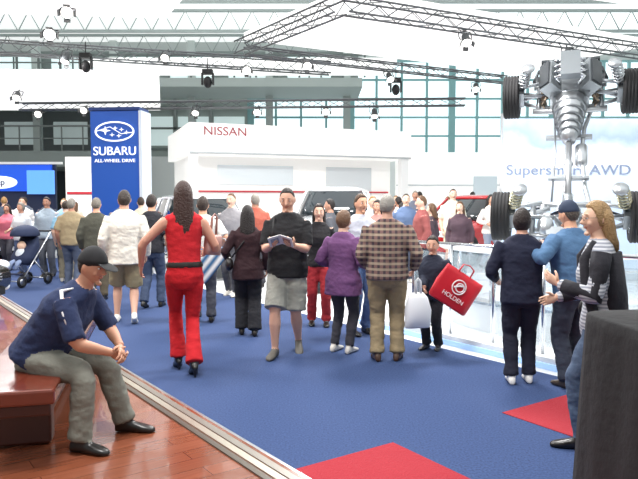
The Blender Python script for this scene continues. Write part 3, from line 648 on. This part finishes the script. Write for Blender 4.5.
figure('man',-2.58,8.5,1.8,.25,top=cloth('DCD8CC'),bottom=cloth('8F8468'),legs='shorts',shoe=M('E8E6E0',.5),hair='short',hc='3F342C',fl=(-.07,.09,0,0),fr=(.06,-.1,0,.45),hem=-.07,w=1.1,sk='CFA18A',loose=.01)
figure('man',-2.55,9.75,1.74,0,top=cloth('23242B'),bottom=cloth('39465F'),hc='2A1D16',fl=(-.06,-.06,0,.2),fr=(.06,.07,0,0),sleeve=.45,loose=.006)
figure('man',-3.65,10.5,1.7,.1,top=cloth('4A4A40'),bottom=cloth('4A4234'),hair='old',hc='8A8378',near=False,w=1.1,loose=.008)
def dk_extra(o,J,H):
    o.tube([J['at'](.30,.07,0.02),J['at'](.2,-.03,-.075),J['at'](.08,-.12,-.05)],.009,BLK,6)
    o.ell(J['at'](.03,-.14,-.03),(.05,.11,.085),M('1A1415',.4),seg=14,rn=10)
figure('woman',-.86,7.7,1.58,.1,sex='f',top=cloth('2E161C'),bottom=cloth('191A20'),legs='wide',hair='long',hlong=.33,hc='1A1110',sk='C08C74',hem=-.09,hl=(-.15,.1,.58),extra=dk_extra,w=1.05,fl=(-.05,.04,0,0),fr=(.05,-.03,0,0),loose=.006)
def cm_extra(o,J,H):
    bc=(J['wrl']+J['wrr'])/2+V((0,.085,.045)); R=Matrix.Rotation(.6,3,'X')
    for sx in(-1,1):
        R2=R@Matrix.Rotation(sx*.35,3,'Y'); o.box(bc+V((sx*.06,0,.0)),(.125,.17,.006),M('E6E4E0',.5),R=R2)
        o.box(bc+V((sx*.06,0,.0))-R2@V((0,0,.005)),(.08,.1,.003),M('A07A70' if sx<0 else '8A96A6',.5),R=R2)
    a=J['at']; o.tube([a(.29,.075,-.03),a(.29,.07,.05),a(.2,.075,.082),a(.12,.095,.05)],.014,BLK,6)
figure('man',-.33,6.72,1.79,math.pi-.1,top=cloth('141418'),sleeve=.44,bottom=cloth('8F9088'),legs='shorts',shoe=M('57544E',.6),hair='crop',hc='241A15',sk='D4A68E',
  fr=(.075,.10,-.15,0),fl=(-.06,-.10,.2,.35),hl=(-.06,.2,.66),hr=(.06,.2,.66),head=(0,-.28),hld=((.3,.85,.3),(.6,-.1,.75)),hrd=((-.3,.85,.3),(-.6,-.1,.75)),extra=cm_extra,hem=-.05,w=1.08,curl=.6,loose=.01)
figure('woman',.0,8.35,1.6,math.pi,sex='f',top=cloth('1C1A1E'),bottom=cloth('98222A'),hair='long',hlong=.2,hc='2A1A14',fl=(-.06,.05,0,0),sk='D6AA94')
figure('woman',.26,6.82,1.53,-.55,sex='f',top=cloth('6E4774'),bottom=cloth('34343C'),shoe=M('D8D4CC',.5),hair='bob',hc='7A5A42',sk='D0A894',hem=-.115,w=1.13,hl=(-.13,.09,.6),hr=(.13,.1,.6),head=(-.3,0),legs='slim',loose=.012)
figure('man',.5,7.75,1.72,math.pi+.5,top=cloth('C8CCD8'),bottom=cloth('4A5F88'),hc='5A3E28',sleeve=.45)
figure('man',.69,6.45,1.70,-.1,top=plaid('6E5450','40343A','A89A84'),bottom=cloth('8F7F62'),shoe=M('4A3428',.4),hair='old',hc='A8A49C',sk='C89C88',w=1.17,hem=-.03,hl=(-.12,.1,.56),hr=(.16,.06,.55),fl=(-.07,.0,.2,0),fr=(.075,.02,-.2,0),head=(-.35,0),loose=.008)
def boy_extra(o,J,H):
    a=J['at']; o.tube([a(.3,0,.03),a(.2,0,.074),a(.1,0,.082),a(0,0,.084)],[.02,.03,.028,.02],cloth('A8322E'),8,flat=.6)
figure('boy',1.24,6.95,1.22,math.pi-.55,top=cloth('1A2032'),bottom=cloth('1E2028'),shoe=M('2A2A30',.5),hair='short',hc='2A1C14',sk='CC9C84',hl=(-.2,.16,.6),hr=(.0,.2,.58),head=(.2,-.1),fl=(-.07,0,.2,0),fr=(.06,.03,-.2,0),extra=boy_extra,hem=-.06,w=1.1,loose=.012)
def bag(name,loc,rot,w,h,d,mt,logo=None,lm=None,hh=.16,gather=False):
    m=MB(); X=V((1,0,0));Y=V((0,1,0)); sm=.6 if gather else 1
    m.loft([(V((0,0,-h/2)),X,Y,w*.46,d*.35),(V((0,0,-h*.45)),X,Y,w*.5,d*.5),(V((0,0,-h*.2)),X,Y,w*.505,d*.53),(V((0,0,0)),X,Y,w*.51,d*.55),(V((0,0,h*.35)),X,Y,w*(.5 if not gather else .4),d*.35),(V((0,0,h*.5)),X,Y,w*(.49 if not gather else .2),d*.12)],mt,40,4 if not gather else 2.4)
    for sy in(-1,1): m.tube([(-w*.16*sm,sy*d*.1,h*.46),(-w*.13*sm,sy*.01,h*.5+hh*.8),(0,0,h*.5+hh),(w*.13*sm,sy*.01,h*.5+hh*.8),(w*.16*sm,sy*d*.1,h*.46)],.006 if not gather else .012,mt,6)
    for i,p in enumerate(m.v): 
        p.y+=.018*noise.noise(p*9); p.x+=.012*noise.noise(p*7+V((5,5,5)))
    o=m.obj(name,loc); o.rotation_euler=rot
    if logo:
        text(logo,h*.17,lm,o,(0,-d*.56-.008,-.09),ext=.001,name='printed_logo')
        r=MB()
        for rad_,cx,cz in((.075,0,.035),(.045,.012,.035)): r.tube([(cx+rad_*math.cos(t*math.pi/10),-d*.55-.008,cz+rad_*math.sin(t*math.pi/10)) for t in range(21)],.007,lm,5)
        r.tube([(-.05,-d*.55-.008,.01),(0,-d*.55-.008,.05),(.04,-d*.55-.008,.07)],.01,lm,5)
        r.obj('printed_badge',parent=o)
    return o
bag('shopping_bag',(1.42,6.62,.70),(0,math.radians(33),.15),.46,.38,.08,M('C01828',.45),'HOLDEN',M('F4E8E8',.5),.1)
bag('plastic_bag',(1.0,6.42,.52),(0,0,.2),.27,.36,.14,M('E0E2E6',.35),hh=.14,gather=True)
bag('carry_bag',(-1.38,7.9,.88),(0,math.radians(38),.2),.3,.5,.08,stripes('F2F4F4','2E6A9A','X',3.2),hh=.1)
bag('handbag',(-1.02,6.14,1.2),(0,.1,.9),.2,.2,.08,M('A88078',.4),hh=.2)
figure('man',-1.55,8.55,1.7,.1,top=cloth('D8D6D0'),bottom=cloth('3A3C46'),hc='3A2A20',sleeve=.4,hr=(.15,.08,.62),loose=.006)
figure('woman',1.79,5.62,1.56,-.15,sex='m',top=cloth('141930'),bottom=cloth('15182A'),shoe=M('E4E2DE',.5),hair='bob',hc='2A1C18',sk='C4947E',hr=(.21,.17,.80),hl=(-.13,.12,.58),lean=.05,hrd=((.2,.9,.5),(-.3,-.1,-1)),w=1.05,hem=-.06,head=(-.25,.1),fl=(-.05,0,0,0),fr=(.05,.04,0,0),eh=((-.5,-1,0),(1,-.3,-.8)),loose=.008)
figure('man',2.22,5.5,1.63,.35,top=cloth('4A6C90'),bottom=cloth('2A3140'),shoe=M('3A3028',.5),hair='old',hc='5A5048',cap=M('27344C',.8),hl=(-.17,.12,.72),hr=(.13,.12,.6),lean=.16,w=1.14,hem=-.05,head=(.2,-.1),loose=.008)
def bl_extra(o,J,H):
    a=J['at']; st=cloth('1C1C24')
    for sd in(-1,1): o.tube([a(.315,sd*.045,.02),a(.25,sd*.072,.06),a(.15,sd*.088,.06),a(.05,sd*.098,.04),a(-.07,sd*.1,.03)],[.02,.036,.034,.034,.03],st,10)
    for s in('l','r'):
        sh,el,wr=J['sh'+s],J['el'+s],J['wr'+s]
        o.tube([sh,sh.lerp(el,.4),el,el.lerp(wr,.5),el.lerp(wr,.85)],[.064,.059,.053,.049,.045],st,14)
    o.loft([(a(.27,0,-.035),J['X'],J['F'],.1*H,.045*H),(a(.1,0,-.035),J['X'],J['F'],.095*H,.06*H),(a(-.07,0,-.03),J['X'],J['F'],.1*H,.066*H)],st,20)
    o.tube([a(.32,.06,-.01),a(.2,.11,.03),a(.06,.14,.02)],.01,BLK,6); o.ell(a(.02,.16,0),(.05,.13,.1),M('151316',.45),seg=16,rn=10)
figure('woman',1.84,4.12,1.64,1.25,sex='f',top=stripes('7A7E8A','C2C4CA','Z',14),bottom=cloth('46566E'),legs='slim',shoe=M('1A1614',.3),hair='long',hlong=.24,hwid=1.1,hc='A8875A',sk='D4AC94',
  hl=(-.07,.17,.66),hr=(.10,.17,.58),fl=(-.05,.09,0,0),fr=(.05,-.10,0,.35),heels=False,lean=.06,hem=-.06,extra=bl_extra,w=1.06,head=(.3,-.05),glasses=True,hld=((.4,.8,.5),(.6,-.3,.2)))
def gz(x,y):
    if 2.3<x<7.6 and 13.2<y<20: return .15
    return .1 if instage(x,y) else 0
SK=['D9B09A','C09078','E0BCA4','B08068']
HC=['3A2A1E','1E1613','6A4A2E','9A948A','A07A48','2A1E18']
bgs=[('man',2.82,13.5,1.76,math.pi,'E6E0CC','D8D0B4','shorts'),('woman',3.75,14.0,1.66,math.pi+.4,'E4DCD4','8890A0','slim'),
 ('man',-1.5,11.0,1.78,math.pi-.3,'8E8C90','4A4A50','trousers'),('man',-1.2,12.1,1.78,.4,'A85848','3C3C44','trousers'),
 ('man',.98,11.8,1.76,math.pi+.4,'B8B8C0','444C5C','trousers'),('woman',.98,10.7,1.66,math.pi-.5,'B08078','38383E','slim'),('man',1.75,12.9,1.8,math.pi,'5A6E90','3C4252','trousers'),
 ('man',1.95,15.7,1.78,.5,'D4D4D4','50586A','trousers'),('woman',2.1,11.9,1.6,1.2,'3C3038','28282E','slim'),
 ('woman',-6.6,14.2,1.62,math.pi-.3,'D4D8DC','4A5A7A','slim'),('man',-6.0,15.1,1.72,math.pi+.2,'8FB0CE','3A4454','trousers'),('woman',-7.4,15.2,1.6,math.pi,'C86878','3A3A42','slim'),
 ('man',-5.1,12.9,1.66,.3,'7FA8C0','7A7464','trousers'),('man',-7.6,16.4,1.76,math.pi+.4,'D8D8D4','3A4252','trousers'),('woman',-6.6,17.0,1.64,.2,'A83844','2C2C34','slim'),('man',-4.6,11.9,1.7,.1,'9A8A6C','4A5468','trousers'),
 ('boy',-7.0,13.4,1.2,math.pi,'D890A0','5A6A8A','trousers'),('man',-7.9,18.6,1.78,.5,'484C58','2E323C','trousers'),('woman',-5.3,16.4,1.66,math.pi,'D8C8B0','4A4A58','slim'),
 ('man',-3.9,12.7,1.76,math.pi,'6E7C88','3A3E48','trousers'),('man',-5.2,18.2,1.76,1.0,'D4D0C8','3A4050','trousers'),
 ('woman',-1.75,17.7,1.68,2.0,'D8D4D0','30343E','slim'),('man',2.1,17.5,1.82,math.pi,'3A3E4A','2C2E36','trousers'),('man',3.0,19.1,1.8,.3,'C8CCD0','3C4250','trousers'),('woman',1.5,18.6,1.7,math.pi,'B84048','2C2C34','slim'),
 ('man',5.4,13.8,1.76,math.pi,'50545E','34363E','trousers'),('woman',2.75,12.5,1.64,math.pi-.4,'4C3A44','2C2C34','slim'),('woman',-8.7,15.6,1.64,1.8,'E0DCD4','38404E','slim'),
 ('man',-6.1,18.2,1.8,0,'5C7090','2E323C','trousers'),('woman',-7.1,18.0,1.66,2.4,'C8B8A8','3A3A44','slim'),('man',-3.75,13.5,1.74,.3,'C8BCA8','3C4048','trousers'),('woman',1.85,14.2,1.64,.4,'2C3244','24242A','slim'),('man',1.75,10.9,1.74,1.6,'8A4A48','33363E','trousers'),
 ('man',2.55,17.0,1.78,math.pi,'6A7080','33363E','trousers'),('woman',3.7,18.4,1.66,2.6,'303640','24242A','slim'),('man',4.6,19.2,1.8,0,'B8B0A4','33363E','trousers'),('woman',-4.9,15.2,1.64,.6,'7A4A5A','2C2C34','slim'),('man',.2,11.3,1.7,1.4,'55585F','2C2E36','trousers'),
 ('man',-6.9,12.6,1.7,math.pi+.1,'C4C8CC','465068','trousers'),('woman',-8.1,14.4,1.6,math.pi-.2,'B06070','38383E','slim'),('man',-8.3,16.9,1.78,.3,'3C4454','2C3038','trousers'),('woman',-5.75,17.4,1.62,math.pi,'E0D8CC','3C4252','slim'),('man',-9.0,19.6,1.8,1,'6C7484','2E323C','trousers'),('man',-5.9,13.9,1.74,math.pi,'9AA8B4','4C5058','trousers'),('woman',-7.3,19.2,1.66,0,'D0C4B4','33363E','slim')]
for i,(nm,x,y,H,th,tc,bc,lg) in enumerate(bgs):
    f=nm=='woman'; ph=((i*37)%10)/10*.12
    figure(nm,x,y,H,th,z=gz(x,y),sex='f' if f else 'm',top=cloth(tc),bottom=cloth(bc),legs=lg,hair=('long' if f and i%3 else 'bob' if f else ('short' if i%2 else 'crop')),hlong=.2 if f and i%3 else 0,hc=HC[i%6],sk=SK[i%4],near=False,
      sleeve=1.0 if i%3 else .45,fl=(-.06,ph,0,0),fr=(.06,-ph,0,ph*2),w=1+.04*(i%4),shoe=M('2A2624',.5) if i%2 else M('C8C4BC',.5),hr=(.14,.12,.6) if i%4==1 else None,loose=.006)
pr=MB(); PB=M('1E2A48',.8); PA=ALU
pr.loft([(V((0,.1,.42)),V((1,0,0)),V((0,1,.2)).normalized(),.2,.16),(V((0,.02,.55)),V((1,0,0)),V((0,1,.2)).normalized(),.23,.2),(V((0,-.08,.78)),V((1,0,0)),V((0,1,.2)).normalized(),.23,.12),(V((0,-.12,.95)),V((1,0,0)),V((0,1,.2)).normalized(),.2,.05)],PB,20,3)
pr.ell((0,.0,.98),(.25,.28,.16),PB,fn=lambda d:V((.25*d.x,.3*d.y,.2*max(d.z,-.1))),seg=20,rn=12)
for sx in(-1,1):
    pr.tube([(sx*.24,.38,.12),(sx*.24,.05,.5),(sx*.24,-.42,1.02),(sx*.24,-.5,1.04)],.014,PA,8); pr.tube([(sx*.24,-.32,.12),(sx*.24,.05,.5)],.014,PA,8)
    for yy in(.38,-.32): pr.lathe([(.07,-.02),(.11,-.02),(.115,0),(.11,.02),(.07,.02),(.07,-.02)],BLK,Matrix.Translation((sx*.24,yy,.116))@Matrix.Rotation(math.pi/2,4,'Y'),n=20); pr.lathe([(.001,.005),(.075,.005),(.075,-.005),(.001,-.005)],PA,Matrix.Translation((sx*.24,yy,.116))@Matrix.Rotation(math.pi/2,4,'Y'),n=20)
pr.tube([(-.24,-.5,1.04),(.24,-.5,1.04)],.02,BLK,8); pr.tube([(-.24,.38,.12),(.24,.38,.12)],.012,PA,6); pr.tube([(-.24,-.32,.12),(.24,-.32,.12)],.012,PA,6); pr.box((0,.3,.25),(.3,.1,.02),PB)
pr.ell((0,.1,.78),(.08,.08,.09),skin('E0BCA4'),seg=14,rn=10); pr.ell((0,.1,.6),(.12,.12,.14),cloth('C8D0D8'),seg=14,rn=10); pr.tube([(-.06,.15,.5),(-.07,.3,.46),(-.07,.34,.34)],[.05,.045,.03],cloth('8090B0'),8); pr.tube([(.06,.15,.5),(.07,.3,.46),(.07,.34,.34)],[.05,.045,.03],cloth('8090B0'),8)
pr.obj('pram',(-5.7,12.4,0),math.pi-.3)
# ---------------------------------------------------------------- lights
def area(name,loc,size,e,rot=(0,0,0),col=(1,.98,.96)):
    l=bpy.data.lights.new(name,'AREA'); l.shape='SQUARE'; l.size=size; l.energy=e; l.color=col
    o=bpy.data.objects.new(name,l); sc.collection.objects.link(o); o.location=loc; o.rotation_euler=rot
area('hall_lamp_front',(-1,3.0,8.0),1.6,620,(0,0,0)); area('hall_lamp_mid',(1.5,8.5,5.2),1.0,330); area('hall_lamp_left',(-6,7,6.5),1.6,420); area('hall_lamp_far',(0,13,5.0),1.5,400); area('hall_lamp_far_left',(-7,15,5.2),1.5,380)
w=bpy.data.worlds.new('world'); sc.world=w; w.use_nodes=True; w.node_tree.nodes['Background'].inputs[0].default_value=(1,.985,.97,1); w.node_tree.nodes['Background'].inputs[1].default_value=.68
cd=bpy.data.cameras.new('camera'); cd.lens=36*640/638; cd.sensor_width=36; co=bpy.data.objects.new('camera',cd); sc.collection.objects.link(co); co.location=(0,0,1.6); co.rotation_euler=(math.pi/2-math.atan(36.5/640),0,0); sc.camera=co
